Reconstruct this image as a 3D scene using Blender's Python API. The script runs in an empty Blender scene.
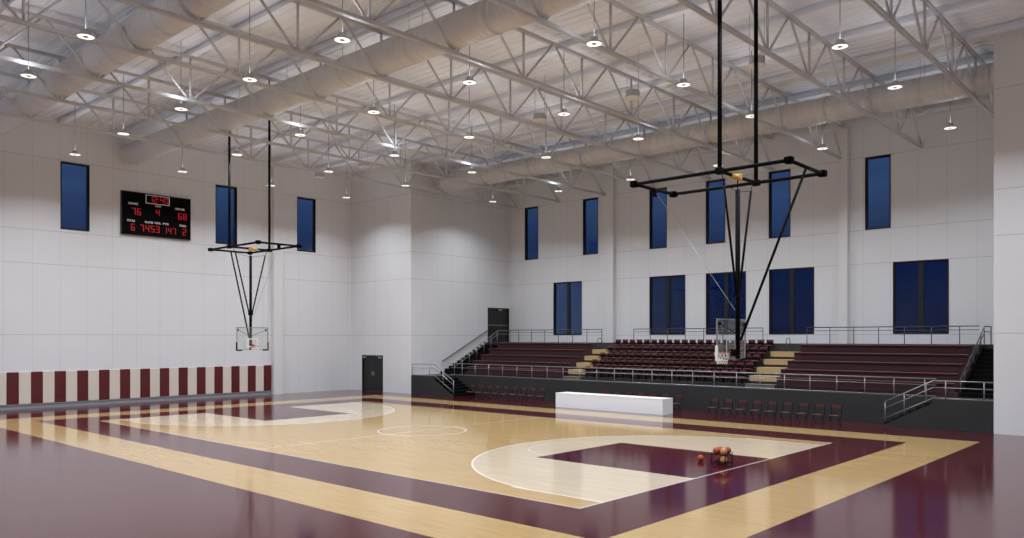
import bpy, math, random
from mathutils import Vector, Matrix

random.seed(4)
PI = math.pi
scene = bpy.context.scene
COL = scene.collection

# ------------------------------------------------------------------ camera
cd = bpy.data.cameras.new('camera')
cam = bpy.data.objects.new('camera', cd)
COL.objects.link(cam)
cam.location = (24.7267, -21.5755, 3.8153)
cam.rotation_euler = (PI / 2, 0, 0.740422)
cd.sensor_width = 36.0
cd.lens = 790.573 / 1024 * 36.0
cd.shift_x = 0.0
cd.shift_y = (337.98 - 269.0) / 1024.0
cd.clip_end = 400
scene.camera = cam

# ------------------------------------------------------------------ view / light settings
scene.view_settings.view_transform = 'Standard'
scene.view_settings.look = 'None'
scene.view_settings.gamma = 1.0
scene.view_settings.use_curve_mapping = False
scene.view_settings.exposure = 0.0
LAMP_POWER = 208.0          # downward light of each pendant
CEILING_FILL = 13.5         # power of the fill light added above each pendant to brighten the ceiling
LAMP_SPREAD = math.radians(140)
LAMP_COLOR = (0.875, 0.95, 1.075)

# dusk sky outside the windows
world = bpy.data.worlds.new('dusk_sky')
scene.world = world
world.use_nodes = True
wn = world.node_tree
wn.nodes.clear()
_o = wn.nodes.new('ShaderNodeOutputWorld')
_b = wn.nodes.new('ShaderNodeBackground')
_tc = wn.nodes.new('ShaderNodeTexCoord')
_sx = wn.nodes.new('ShaderNodeSeparateXYZ')
_cr = wn.nodes.new('ShaderNodeValToRGB')
_nz = wn.nodes.new('ShaderNodeTexNoise')
_nz.inputs['Scale'].default_value = 9.0
_mp = wn.nodes.new('ShaderNodeMapping')
_mp.inputs['Scale'].default_value = (1, 1, 7)
_mx = wn.nodes.new('ShaderNodeMix')
_mx.data_type = 'RGBA'
_mx.blend_type = 'MULTIPLY'
_mx.inputs['Factor'].default_value = 0.5
el = _cr.color_ramp.elements
el[0].position = 0.0
el[0].color = (0.0008, 0.004, 0.03, 1)
el[1].position = 1.0
el[1].color = (0.006, 0.02, 0.08, 1)
e = el.new(0.09); e.color = (0.0012, 0.011, 0.052, 1)
e = el.new(0.17); e.color = (0.025, 0.056, 0.145, 1)
e = el.new(0.4); e.color = (0.022, 0.05, 0.13, 1)
wn.links.new(_tc.outputs['Generated'], _sx.inputs[0])
wn.links.new(_sx.outputs['Z'], _cr.inputs[0])
wn.links.new(_tc.outputs['Generated'], _mp.inputs[0])
wn.links.new(_mp.outputs[0], _nz.inputs['Vector'])
wn.links.new(_cr.outputs[0], _mx.inputs[6])
wn.links.new(_nz.outputs['Color'], _mx.inputs[7])
# paler afterglow low over the horizon to the far left
_gx = wn.nodes.new('ShaderNodeMapRange')
_gx.inputs['From Min'].default_value = -0.5; _gx.inputs['From Max'].default_value = -0.8
_gz = wn.nodes.new('ShaderNodeMapRange')
_gz.inputs['From Min'].default_value = 0.115; _gz.inputs['From Max'].default_value = 0.06
_gm = wn.nodes.new('ShaderNodeMath'); _gm.operation = 'MULTIPLY'
_ga = wn.nodes.new('ShaderNodeMix'); _ga.data_type = 'RGBA'
_ga.inputs[7].default_value = (0.042, 0.075, 0.16, 1)
wn.links.new(_sx.outputs['X'], _gx.inputs['Value'])
wn.links.new(_sx.outputs['Z'], _gz.inputs['Value'])
wn.links.new(_gx.outputs[0], _gm.inputs[0]); wn.links.new(_gz.outputs[0], _gm.inputs[1])
wn.links.new(_gm.outputs[0], _ga.inputs['Factor'])
wn.links.new(_mx.outputs[2], _ga.inputs[6])
wn.links.new(_ga.outputs[2], _b.inputs[0])
_b.inputs[1].default_value = 1.35
wn.links.new(_b.outputs[0], _o.inputs[0])


# ------------------------------------------------------------------ materials
def lin(r, g, b):
    f = lambda c: (c / 255 / 12.92) if c / 255 <= 0.04045 else ((c / 255 + 0.055) / 1.055) ** 2.4
    return (f(r), f(g), f(b), 1)


def mat(name, color, rough=0.5, metal=0.0, noise=0.0, nscale=8.0, bump=0.0, emit=None, estr=0.0, coat=0.0, spec=0.5):
    m = bpy.data.materials.new(name)
    m.use_nodes = True
    nt = m.node_tree
    p = nt.nodes['Principled BSDF']
    p.inputs['Base Color'].default_value = color
    p.inputs['Roughness'].default_value = rough
    p.inputs['Metallic'].default_value = metal
    p.inputs['Coat Weight'].default_value = coat
    p.inputs['Specular IOR Level'].default_value = spec
    if emit:
        p.inputs['Emission Color'].default_value = emit
        p.inputs['Emission Strength'].default_value = estr
    if noise or bump:
        tc = nt.nodes.new('ShaderNodeTexCoord')
        n = nt.nodes.new('ShaderNodeTexNoise')
        n.inputs['Scale'].default_value = nscale
        n.inputs['Detail'].default_value = 4
        nt.links.new(tc.outputs['Object'], n.inputs['Vector'])
        if noise:
            mx = nt.nodes.new('ShaderNodeMix')
            mx.data_type = 'RGBA'
            mx.inputs[6].default_value = tuple(c * (1 - noise) for c in color[:3]) + (1,)
            mx.inputs[7].default_value = tuple(min(1, c * (1 + noise)) for c in color[:3]) + (1,)
            nt.links.new(n.outputs['Fac'], mx.inputs['Factor'])
            nt.links.new(mx.outputs[2], p.inputs['Base Color'])
        if bump:
            b = nt.nodes.new('ShaderNodeBump')
            b.inputs['Strength'].default_value = bump
            b.inputs['Distance'].default_value = 0.01
            nt.links.new(n.outputs['Fac'], b.inputs['Height'])
            nt.links.new(b.outputs[0], p.inputs['Normal'])
    return m


class Nodes:
    """tiny expression helper for node maths"""
    def __init__(s, nt):
        s.nt = nt

    def m(s, op, a, b=None, c=None, clamp=False):
        n = s.nt.nodes.new('ShaderNodeMath')
        n.operation = op
        n.use_clamp = clamp
        for i, v in enumerate((a, b, c)):
            if v is None:
                continue
            if isinstance(v, (int, float)):
                n.inputs[i].default_value = v
            else:
                s.nt.links.new(v, n.inputs[i])
        return n.outputs[0]

    def mix(s, fac, a, b):
        n = s.nt.nodes.new('ShaderNodeMix')
        n.data_type = 'RGBA'
        for k, v in (('Factor', fac), (6, a), (7, b)):
            if isinstance(v, (tuple, int, float)):
                n.inputs[k].default_value = v
            else:
                s.nt.links.new(v, n.inputs[k])
        return n.outputs[2]

    def lt(s, a, b):
        return s.m('LESS_THAN', a, b)

    def rect(s, x, y, cx, cy, hx, hy):
        ax = s.lt(s.m('ABSOLUTE', s.m('SUBTRACT', x, cx)), hx)
        ay = s.lt(s.m('ABSOLUTE', s.m('SUBTRACT', y, cy)), hy)
        return s.m('MULTIPLY', ax, ay)

    def dist(s, x, y, cx, cy):
        dx = s.m('SUBTRACT', x, cx)
        dy = s.m('SUBTRACT', y, cy)
        return s.m('SQRT', s.m('ADD', s.m('MULTIPLY', dx, dx), s.m('MULTIPLY', dy, dy)))

    def band(s, v, c, h):
        return s.lt(s.m('ABSOLUTE', s.m('SUBTRACT', v, c)), h)


L = 13.908      # half court length
W = 7.5         # half court width
SI = 1.99       # inner edge of the wooden stripe outside the court
SO = 3.93       # outer edge


def floor_material():
    m = bpy.data.materials.new('court_floor')
    m.use_nodes = True
    nt = m.node_tree
    p = nt.nodes['Principled BSDF']
    N = Nodes(nt)
    tc = nt.nodes.new('ShaderNodeTexCoord')
    sp = nt.nodes.new('ShaderNodeSeparateXYZ')
    nt.links.new(tc.outputs['Object'], sp.inputs[0])
    x, y = sp.outputs['X'], sp.outputs['Y']
    ax = N.m('ABSOLUTE', x)
    # wooden strips laid along the court
    br = nt.nodes.new('ShaderNodeTexBrick')
    br.inputs['Scale'].default_value = 1.0
    br.inputs['Brick Width'].default_value = 1.3
    br.inputs['Row Height'].default_value = 0.085
    br.inputs['Mortar Size'].default_value = 0.0012
    br.inputs['Color1'].default_value = (0.98, 0.98, 0.98, 1)
    br.inputs['Color2'].default_value = (0.80, 0.80, 0.80, 1)
    br.inputs['Mortar'].default_value = (0.6, 0.6, 0.6, 1)
    nt.links.new(tc.outputs['Object'], br.inputs['Vector'])
    mp = nt.nodes.new('ShaderNodeMapping')
    mp.inputs['Scale'].default_value = (0.35, 5.0, 1)
    nt.links.new(tc.outputs['Object'], mp.inputs[0])
    nz = nt.nodes.new('ShaderNodeTexNoise')
    nz.inputs['Scale'].default_value = 2.2
    nz.inputs['Detail'].default_value = 5
    nt.links.new(mp.outputs[0], nz.inputs['Vector'])
    wood = N.mix(nz.outputs['Fac'], lin(164, 129, 79), lin(200, 169, 115))
    cream = N.mix(nz.outputs['Fac'], lin(192, 171, 140), lin(211, 194, 166))
    maroon = N.mix(nz.outputs['Fac'], lin(64, 18, 24), lin(82, 26, 31))
    white = lin(246, 240, 230)
    outer = N.rect(x, y, 0, 0, L + SO, W + SO)
    inner = N.rect(x, y, 0, 0, L + SI, W + SI)
    court = N.rect(x, y, 0, 0, L, W)
    c = N.mix(outer, maroon, wood)
    c = N.mix(inner, c, maroon)
    c = N.mix(court, c, wood)
    # three point area, both ends by symmetry in |x|
    hx = L - 1.575
    d3 = N.dist(ax, y, hx, 0)
    disc = N.m('MULTIPLY', N.lt(d3, 6.64), court)
    strip = N.rect(ax, y, hx + 1.2, 0, L - hx - 1.2 + 1.2, 6.6)
    strip = N.m('MULTIPLY', strip, N.m('GREATER_THAN', ax, hx - 1.25))
    strip = N.m('MULTIPLY', strip, court)
    area = N.m('MAXIMUM', N.m('MULTIPLY', disc, N.lt(N.m('ABSOLUTE', y), 6.6)), N.m('MULTIPLY', strip, N.m('GREATER_THAN', ax, hx)))
    c = N.mix(area, c, cream)
    ring = N.m('MULTIPLY', N.band(d3, 6.62, 0.032), N.lt(N.m('ABSOLUTE', y), 6.6))
    ring = N.m('MULTIPLY', ring, N.lt(ax, hx))
    side = N.m('MULTIPLY', N.band(N.m('ABSOLUTE', y), 6.6, 0.035), N.m('MULTIPLY', N.m('GREATER_THAN', ax, hx - 1.3), N.lt(ax, L)))
    c = N.mix(N.m('MULTIPLY', N.m('MAXIMUM', ring, side), 0.7), c, white)
    key = N.rect(ax, y, L - 2.84, 0, 2.84, 2.38)
    # free throw half circle, then the key over it
    dft = N.dist(ax, y, L - 5.68, 0)
    c = N.mix(N.m('MULTIPLY', N.m('MULTIPLY', N.band(dft, 1.8, 0.03), N.lt(ax, L - 5.68)), 0.35), c, white)
    c = N.mix(key, c, maroon)
    # centre circle, half line, boundary lines
    dc = N.dist(x, y, 0, 0)
    c = N.mix(N.m('MULTIPLY', N.band(dc, 1.8, 0.03), 0.75), c, white)
    half = N.m('MULTIPLY', N.band(x, 0, 0.025), court)
    c = N.mix(N.m('MULTIPLY', half, 0.6), c, white)
    edge = N.m('SUBTRACT', N.rect(x, y, 0, 0, L + 0.03, W + 0.025), N.rect(x, y, 0, 0, L - 0.03, W - 0.025))
    c = N.mix(N.m('MULTIPLY', edge, 0.5), c, white)
    mul = nt.nodes.new('ShaderNodeMix')
    mul.data_type = 'RGBA'
    mul.blend_type = 'MULTIPLY'
    mul.inputs['Factor'].default_value = 0.55
    nt.links.new(c, mul.inputs[6])
    nt.links.new(br.outputs['Color'], mul.inputs[7])
    nt.links.new(mul.outputs[2], p.inputs['Base Color'])
    rg = N.m('MULTIPLY_ADD', nz.outputs['Fac'], 0.05, 0.085)
    nt.links.new(rg, p.inputs['Roughness'])
    p.inputs['Specular IOR Level'].default_value = 0.40
    return m


def panel_material(name, color, axis, off):
    """painted metal wall panels: fine joints every 1.38 m across, and at set heights"""
    m = bpy.data.materials.new(name)
    m.use_nodes = True
    nt = m.node_tree
    p = nt.nodes['Principled BSDF']
    N = Nodes(nt)
    tc = nt.nodes.new('ShaderNodeTexCoord')
    sp = nt.nodes.new('ShaderNodeSeparateXYZ')
    nt.links.new(tc.outputs['Object'], sp.inputs[0])
    u = sp.outputs['X' if axis == 0 else 'Y']
    z = sp.outputs['Z']
    w = N.m('FLOORED_MODULO', N.m('ADD', u, off), 1.38)
    g = N.lt(N.m('ABSOLUTE', N.m('SUBTRACT', w, 0.69)), 0.013)
    hz = None
    for h in (4.0, 7.88, 9.72, 13.72):
        b = N.band(z, h, 0.018)
        hz = b if hz is None else N.m('MAXIMUM', hz, b)
    nz = nt.nodes.new('ShaderNodeTexNoise')
    nz.inputs['Scale'].default_value = 0.6
    nz.inputs['Detail'].default_value = 3
    nt.links.new(tc.outputs['Object'], nz.inputs['Vector'])
    base = N.mix(nz.outputs['Fac'], tuple(c * 0.97 for c in color[:3]) + (1,), tuple(c * 1.03 for c in color[:3]) + (1,))
    j = N.m('MAXIMUM', N.m('MULTIPLY', g, 0.35), N.m('MULTIPLY', hz, 0.6))
    c = N.mix(j, base, tuple(c * 0.55 for c in color[:3]) + (1,))
    nt.links.new(c, p.inputs['Base Color'])
    p.inputs['Roughness'].default_value = 0.55
    return m


def glass_material(name, tint, ior=1.5, rough=0.0, extra=0.0):
    m = bpy.data.materials.new(name)
    m.use_nodes = True
    nt = m.node_tree
    nt.nodes.clear()
    o = nt.nodes.new('ShaderNodeOutputMaterial')
    t = nt.nodes.new('ShaderNodeBsdfTransparent')
    t.inputs[0].default_value = tint
    g = nt.nodes.new('ShaderNodeBsdfGlossy')
    g.inputs['Roughness'].default_value = rough
    f = nt.nodes.new('ShaderNodeFresnel')
    f.inputs['IOR'].default_value = ior
    mx = nt.nodes.new('ShaderNodeMixShader')
    ge = nt.nodes.new('ShaderNodeNewGeometry')
    k = Nodes(nt)
    nt.links.new(k.m('MULTIPLY', f.outputs[0], k.m('SUBTRACT', 1.0, ge.outputs['Backfacing'])), mx.inputs[0])
    nt.links.new(t.outputs[0], mx.inputs[1])
    nt.links.new(g.outputs[0], mx.inputs[2])
    last = mx
    if extra:
        d = nt.nodes.new('ShaderNodeBsdfDiffuse')
        d.inputs[0].default_value = (0.8, 0.84, 0.8, 1)
        m2 = nt.nodes.new('ShaderNodeMixShader')
        m2.inputs[0].default_value = extra
        nt.links.new(mx.outputs[0], m2.inputs[1])
        nt.links.new(d.outputs[0], m2.inputs[2])
        last = m2
    nt.links.new(last.outputs[0], o.inputs[0])
    return m


def duct_material():
    m = mat('galvanised_duct', lin(212, 211, 210), 0.42, 0.1)
    nt = m.node_tree
    p = nt.nodes['Principled BSDF']
    tc = nt.nodes.new('ShaderNodeTexCoord')
    w = nt.nodes.new('ShaderNodeTexWave')
    w.wave_type = 'BANDS'
    w.bands_direction = 'X'
    w.inputs['Scale'].default_value = 1.3
    w.inputs['Distortion'].default_value = 0.0
    nt.links.new(tc.outputs['Object'], w.inputs['Vector'])
    b = nt.nodes.new('ShaderNodeBump')
    b.inputs['Strength'].default_value = 0.9
    b.inputs['Distance'].default_value = 0.03
    nt.links.new(w.outputs['Fac'], b.inputs['Height'])
    nt.links.new(b.outputs[0], p.inputs['Normal'])
    return m


WALLC = lin(226, 225, 224)
M = dict(
    floor=floor_material(),
    wall_x=panel_material('white_wall_panels_x', WALLC, 0, 0.69 + 15.16 - 0.0),
    wall_y=panel_material('white_wall_panels_y', WALLC, 1, 0.69 + 6.05),
    trim=mat('white_trim_paint', lin(224, 222, 219), 0.5, noise=0.02),
    deck=mat('roof_deck_paint', lin(238, 240, 245), 0.6, noise=0.03, nscale=1.5),
    steel=mat('white_steel_paint', lin(203, 202, 202), 0.8, noise=0.03, nscale=3, spec=0.15),
    duct=duct_material(),
    frame=mat('dark_window_frame', lin(22, 23, 26), 0.4, noise=0.05),
    pane=glass_material('window_glass', (0.92, 0.95, 0.97, 1), 1.42),
    door=mat('black_door_paint', lin(26, 23, 22), 0.5, noise=0.08),
    chrome=mat('brushed_steel', lin(170, 170, 170), 0.3, 0.8, noise=0.04),
    rail=mat('grey_rail_steel', lin(150, 150, 150), 0.35, 0.6, noise=0.04),
    darkrail=mat('dark_rail_steel', lin(70, 70, 72), 0.4, 0.4, noise=0.04),
    stage=mat('charcoal_stand_cladding', lin(37, 38, 37), 0.6, noise=0.08, nscale=2),
    tread=mat('dark_tier_carpet', lin(52, 48, 48), 0.8, noise=0.1, nscale=6),
    maroontier=mat('maroon_tier_carpet', lin(54, 25, 27), 0.75, noise=0.1, nscale=6),
    tan=mat('tan_step_wood', lin(178, 152, 108), 0.55, noise=0.1, nscale=4),
    greystep=mat('grey_step_concrete', lin(120, 118, 112), 0.6, noise=0.08, nscale=4),
    bench=mat('maroon_bench_seat', lin(86, 29, 32), 0.45, noise=0.08, nscale=5),
    chair=mat('maroon_chair_plastic', lin(92, 31, 32), 0.45, noise=0.06, nscale=9),
    black=mat('black_powder_coat', lin(17, 16, 16), 0.65, noise=0.08, nscale=9, spec=0.06),
    padred=mat('maroon_wall_pad_vinyl', lin(92, 24, 26), 0.45, noise=0.06, nscale=4),
    padcream=mat('cream_wall_pad_vinyl', lin(222, 208, 192), 0.5, noise=0.03, nscale=4),
    base=mat('grey_baseboard', lin(150, 150, 152), 0.45, noise=0.04),
    table=mat('white_table_laminate', lin(238, 237, 236), 0.4, noise=0.01),
    board=glass_material('backboard_glass', (0.93, 0.95, 0.93, 1), 1.5, 0.02, 0.05),
    white=mat('white_paint', lin(235, 233, 228), 0.45, noise=0.02),
    rim=mat('red_rim_paint', lin(190, 40, 30), 0.4, noise=0.05),
    net=mat('white_net_cord', lin(235, 232, 226), 0.8, noise=0.03),
    yellow=mat('yellow_motor_paint', lin(204, 158, 76), 0.45, noise=0.06),
    ball=mat('orange_basketball_leather', lin(176, 78, 38), 0.6, noise=0.12, nscale=60, bump=0.3),
    ballred=mat('red_basketball_leather', lin(164, 58, 42), 0.6, noise=0.12, nscale=60, bump=0.3),
    balltan=mat('tan_basketball_leather', lin(196, 142, 88), 0.6, noise=0.12, nscale=60, bump=0.3),
    seam=mat('black_seam_rubber', lin(25, 20, 18), 0.7, noise=0.05),
    lampbody=mat('white_lamp_housing', lin(190, 188, 184), 0.5, noise=0.03),
    glow=mat('lamp_diffuser_glow', (1, 1, 1, 1), 0.5, emit=(1.0, 0.97, 0.93, 1), estr=1.25, noise=0.01),
    sbface=mat('scoreboard_black', lin(11, 11, 12), 0.9, noise=0.08, spec=0.1),
    led=mat('red_led', lin(120, 10, 10), 0.5, emit=lin(225, 30, 48), estr=0.36, noise=0.01),
    cap=mat('scoreboard_caption_white', lin(245, 245, 245), 0.6, noise=0.02),
    rod=mat('grey_drop_rod', lin(88, 88, 88), 0.8, noise=0.05, spec=0.1),
    sensor=mat('drum_grey_paint', lin(186, 184, 181), 0.5, noise=0.04),
)


# ------------------------------------------------------------------ mesh helpers
class MB:
    def __init__(s):
        s.v = []
        s.f = []
        s.sm = []

    def face(s, pts, smooth=False):
        i = len(s.v)
        s.v += [tuple(p) for p in pts]
        s.f.append(tuple(range(i, i + len(pts))))
        s.sm.append(smooth)

    def box(s, x0, x1, y0, y1, z0, z1):
        i = len(s.v)
        s.v += [(x, y, z) for z in (z0, z1) for (x, y) in ((x0, y0), (x1, y0), (x1, y1), (x0, y1))]
        for q in ((0, 3, 2, 1), (4, 5, 6, 7), (0, 1, 5, 4), (1, 2, 6, 5), (2, 3, 7, 6), (3, 0, 4, 7)):
            s.f.append(tuple(i + k for k in q))
            s.sm.append(False)
        return s

    def bbox(s, x0, x1, y0, y1, z0, z1, b):
        """box with chamfered vertical and top edges (a convex rounded slab)"""
        i = len(s.v)
        rings = [(b, z0), (0, z0 + b), (0, z1 - b), (b, z1)]
        for (o, z) in rings:
            c = b
            X0, X1, Y0, Y1 = x0 + o, x1 - o, y0 + o, y1 - o
            s.v += [(X0 + c, Y0, z), (X1 - c, Y0, z), (X1, Y0 + c, z), (X1, Y1 - c, z), (X1 - c, Y1, z), (X0 + c, Y1, z), (X0, Y1 - c, z), (X0, Y0 + c, z)]
        n = 8
        for r in range(3):
            for k in range(n):
                a, bb = i + r * n + k, i + r * n + (k + 1) % n
                s.f.append((a, bb, bb + n, a + n)); s.sm.append(False)
        s.f.append(tuple(i + n - 1 - k for k in range(n))); s.sm.append(False)
        s.f.append(tuple(i + 3 * n + k for k in range(n))); s.sm.append(False)
        return s

    def tube(s, p, q, r, n=8, r2=None, caps=True, phase=0.0):
        p, q = Vector(p), Vector(q)
        d = (q - p).normalized()
        a = Vector((0, 0, 1)) if abs(d.z) < 0.9 else Vector((1, 0, 0))
        u = d.cross(a).normalized()
        w = d.cross(u)
        r2 = r if r2 is None else r2
        i = len(s.v)
        for (c, rr) in ((p, r), (q, r2)):
            for k in range(n):
                t = 2 * PI * k / n + phase
                s.v.append(tuple(c + rr * (math.cos(t) * u + math.sin(t) * w)))
        for k in range(n):
            s.f.append((i + k, i + (k + 1) % n, i + n + (k + 1) % n, i + n + k))
            s.sm.append(n > 5)
        if caps:
            s.f.append(tuple(i + n - 1 - k for k in range(n))); s.sm.append(False)
            s.f.append(tuple(i + n + k for k in range(n))); s.sm.append(False)
        return s

    def path(s, pts, r, n=6):
        for a, b in zip(pts[:-1], pts[1:]):
            s.tube(a, b, r, n)
        return s

    def lathe(s, prof, n=20, c=(0, 0, 0)):
        """profile of (radius, z) about a vertical axis through c"""
        i = len(s.v)
        for (r, z) in prof:
            for k in range(n):
                t = 2 * PI * k / n
                s.v.append((c[0] + r * math.cos(t), c[1] + r * math.sin(t), c[2] + z))
        for j in range(len(prof) - 1):
            for k in range(n):
                a, b = i + j * n + k, i + j * n + (k + 1) % n
                s.f.append((a, b, b + n, a + n)); s.sm.append(True)
        return s

    def torus(s, c, R, r, N=24, n=6, axis=2):
        i = len(s.v)
        for a in range(N):
            t = 2 * PI * a / N
            for b in range(n):
                p = 2 * PI * b / n
                x, y, z = (R + r * math.cos(p)) * math.cos(t), (R + r * math.cos(p)) * math.sin(t), r * math.sin(p)
                if axis == 0: x, y, z = z, x, y
                if axis == 1: x, y, z = x, z, y
                s.v.append((c[0] + x, c[1] + y, c[2] + z))
        for a in range(N):
            for b in range(n):
                s.f.append((i + a * n + b, i + ((a + 1) % N) * n + b, i + ((a + 1) % N) * n + (b + 1) % n, i + a * n + (b + 1) % n))
                s.sm.append(True)
        return s

    def build(s, name, m, parent=None):
        me = bpy.data.meshes.new(name)
        me.from_pydata(s.v, [], s.f)
        me.polygons.foreach_set('use_smooth', s.sm)
        me.materials.append(m)
        me.update()
        o = bpy.data.objects.new(name, me)
        COL.objects.link(o)
        if parent:
            o.parent = parent
        return o


def tag(o, label=None, cat=None, group=None, kind=None):
    if label: o['label'] = label
    if cat: o['category'] = cat
    if group: o['group'] = group
    if kind: o['kind'] = kind
    return o


def thing(name, label, cat, loc=(0, 0, 0), rz=0.0, group=None, kind=None):
    o = bpy.data.objects.new(name, None)
    COL.objects.link(o)
    o.empty_display_size = 0.2
    o.location = loc
    o.rotation_euler = (0, 0, rz)
    return tag(o, label, cat, group, kind)


def dup(root, loc, rz=None, label=None, group=None):
    r = root.copy()
    COL.objects.link(r)
    r.location = loc
    if rz is not None: r.rotation_euler = (0, 0, rz)
    if label: r['label'] = label
    if group: r['group'] = group
    for ch in root.children:
        c = ch.copy(); COL.objects.link(c); c.parent = r
        for g in ch.children:
            d = g.copy(); COL.objects.link(d); d.parent = c
    return r


ORD = ['first', 'second', 'third', 'fourth', 'fifth', 'sixth', 'seventh', 'eighth', 'ninth', 'tenth', 'eleventh', 'twelfth', 'thirteenth',
       'fourteenth', 'fifteenth', 'sixteenth', 'seventeenth', 'eighteenth', 'nineteenth', 'twentieth', 'twenty-first', 'twenty-second', 'twenty-third']

# ------------------------------------------------------------------ room shell
XL, YD, XS, YB = -23.5, 13.6, -16.75, 23.5      # left wall, door wall, stair wall, back wall
XR, YN = 27.5, -24.6                            # right wall, near wall
XA, YA = 17.65, 14.6                            # right hand corner block
ZT = 16.0
T = 0.35

fm = MB()
fm.face([(XL - 1, YN - 1, 0), (XR + 1, YN - 1, 0), (XR + 1, YB + 1, 0), (XL - 1, YB + 1, 0)])
tag(fm.build('floor', M['floor']), 'glossy maroon and pale wood basketball court floor', 'floor', kind='structure')

# corrugated roof deck, ribs along the court
cm = MB()
prof = []
yy = YN - 0.2
while yy < YB + 0.4:
    prof += [(yy, 15.98), (yy + 0.30, 15.98), (yy + 0.33, 16.02), (yy + 0.42, 16.02)]
    yy += 0.45
for (a, b) in zip(prof[:-1], prof[1:]):
    cm.face([(XL - 0.3, a[0], a[1]), (XL - 0.3, b[0], b[1]), (XR + 0.3, b[0], b[1]), (XR + 0.3, a[0], a[1])])
tag(cm.build('ceiling', M['deck']), 'pale grey corrugated steel roof deck', 'ceiling', kind='structure')


def wall_cells(mb, axis, c0, c1, u0, u1, z0, z1, holes):
    """wall slab with rectangular openings; axis is the direction of its thickness"""
    us = sorted({u0, u1, *[h[0] for h in holes], *[h[1] for h in holes]})
    zs = sorted({z0, z1, *[h[2] for h in holes], *[h[3] for h in holes]})

    def hole(i, j):
        if i < 0 or j < 0 or i >= len(us) - 1 or j >= len(zs) - 1: return True
        a, b = (us[i] + us[i + 1]) / 2, (zs[j] + zs[j + 1]) / 2
        return any(h[0] < a < h[1] and h[2] < b < h[3] for h in holes)
    P = (lambda c, u, z: (c, u, z)) if axis == 0 else (lambda c, u, z: (u, c, z))
    for i in range(len(us) - 1):
        for j in range(len(zs) - 1):
            if hole(i, j): continue
            a, b, c, d = us[i], us[i + 1], zs[j], zs[j + 1]
            for cc in (c0, c1):
                mb.face([P(cc, a, c), P(cc, b, c), P(cc, b, d), P(cc, a, d)])
            if hole(i - 1, j): mb.face([P(c0, a, c), P(c1, a, c), P(c1, a, d), P(c0, a, d)])
            if hole(i + 1, j): mb.face([P(c0, b, c), P(c1, b, c), P(c1, b, d), P(c0, b, d)])
            if hole(i, j - 1): mb.face([P(c0, a, c), P(c1, a, c), P(c1, b, c), P(c0, b, c)])
            if hole(i, j + 1): mb.face([P(c0, a, d), P(c1, a, d), P(c1, b, d), P(c0, b, d)])


def struct(o, label, cat):
    return tag(o, label, cat, kind='structure')


# openings measured on the two window walls
UP = [(-15.13, -13.80), (-9.60, -8.27), (-4.05, -2.72), (0.11, 1.44), (4.25, 5.58), (9.77, 11.10)]
LO = [(-12.32, -9.70), (-4.05, -1.35), (0.11, 2.81), (4.27, 6.97), (11.21, 13.91)]
ZU, ZL = (9.73, 13.70), (4.03, 7.89)
LW = [(-6.05, -4.54), (3.02, 4.50), (8.99, 10.49)]
ZLW = (9.88, 13.67)
D1 = (-22.2, -19.8, 0.0, 2.58)     # double door on the door wall (x range, z range)
D2 = (21.1, 23.45, 3.5, 6.1)       # double door at the top of the stand (y range, z range)

w = MB(); wall_cells(w, 0, XL - T, XL, YN, YD + T, 0, ZT + 0.05, [(a, b, *ZLW) for a, b in LW])
struct(w.build('wall_left', M['wall_y']), 'white panelled end wall behind the far hoop', 'wall')
w = MB(); wall_cells(w, 1, YD, YD + T, XL, XS - T, 0, ZT + 0.05, [D1])
struct(w.build('wall_door', M['wall_x']), 'white wall with the black double door at court level', 'wall')
w = MB(); wall_cells(w, 0, XS - T, XS, YD, YB + T, 0, ZT + 0.05, [D2])
struct(w.build('wall_stair', M['wall_y']), 'white wall beside the dark stand stairs', 'wall')
w = MB(); wall_cells(w, 1, YB, YB + T, XS, XA + T, 0, ZT + 0.05, [(a, b, *ZU) for a, b in UP] + [(a, b, *ZL) for a, b in LO])
struct(w.build('wall_back', M['wall_x']), 'white panelled back wall above the stand with dusk-blue windows', 'wall')
w = MB(); wall_cells(w, 0, XA, XA + T, YA, YB, 0, ZT + 0.05, [])
struct(w.build('wall_alcove', M['wall_y']), 'white wall closing the right end of the stand', 'wall')
w = MB(); wall_cells(w, 1, YA, YA + T, XA + T, XR, 0, ZT + 0.05, [])
struct(w.build('wall_corner', M['wall_x']), 'white wall right of the stand', 'wall')
w = MB(); wall_cells(w, 0, XR, XR + T, YN, YA + T, 0, ZT + 0.05, [])
struct(w.build('wall_right', M['wall_y']), 'white end wall on the right', 'wall')
w = MB(); wall_cells(w, 1, YN - T, YN, XL - T, XR + T, 0, ZT + 0.05, [])
struct(w.build('wall_near', M['wall_x']), 'white side wall facing the stand', 'wall')

# pilasters
for k, (b, lab) in enumerate([((-7.35, -6.75, YB - 0.38, YB, 3.5, 15.45), 'white pilaster on the back wall left of the centre windows'),
                              ((8.45, 8.95, YB - 0.38, YB, 3.5, 15.45), 'white pilaster on the back wall right of the centre windows'),
                              ((XL, XL + 0.32, 6.99, 7.72, 0, 15.45), 'white pilaster on the end wall right of the wall pads')]):
    m_ = MB().box(*b)
    struct(m_.build('trim_%d' % (k + 1), M['trim']), lab, 'pilaster')
# wall-top beam below the deck on the back wall
m_ = MB().box(XS, XA, YB - 0.22, YB, 15.45, 15.7)
struct(m_.build('trim_4', M['trim']), 'white beam along the top of the back wall', 'beam')
m_ = MB().box(XL, XL + 0.05, YN, 6.98, 0.0, 0.2).box(XL, XL + 0.09, YN, 6.98, 0.2, 0.24)
struct(m_.build('baseboard_left', M['base']), 'grey baseboard strip under the wall pads', 'baseboard')


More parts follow.
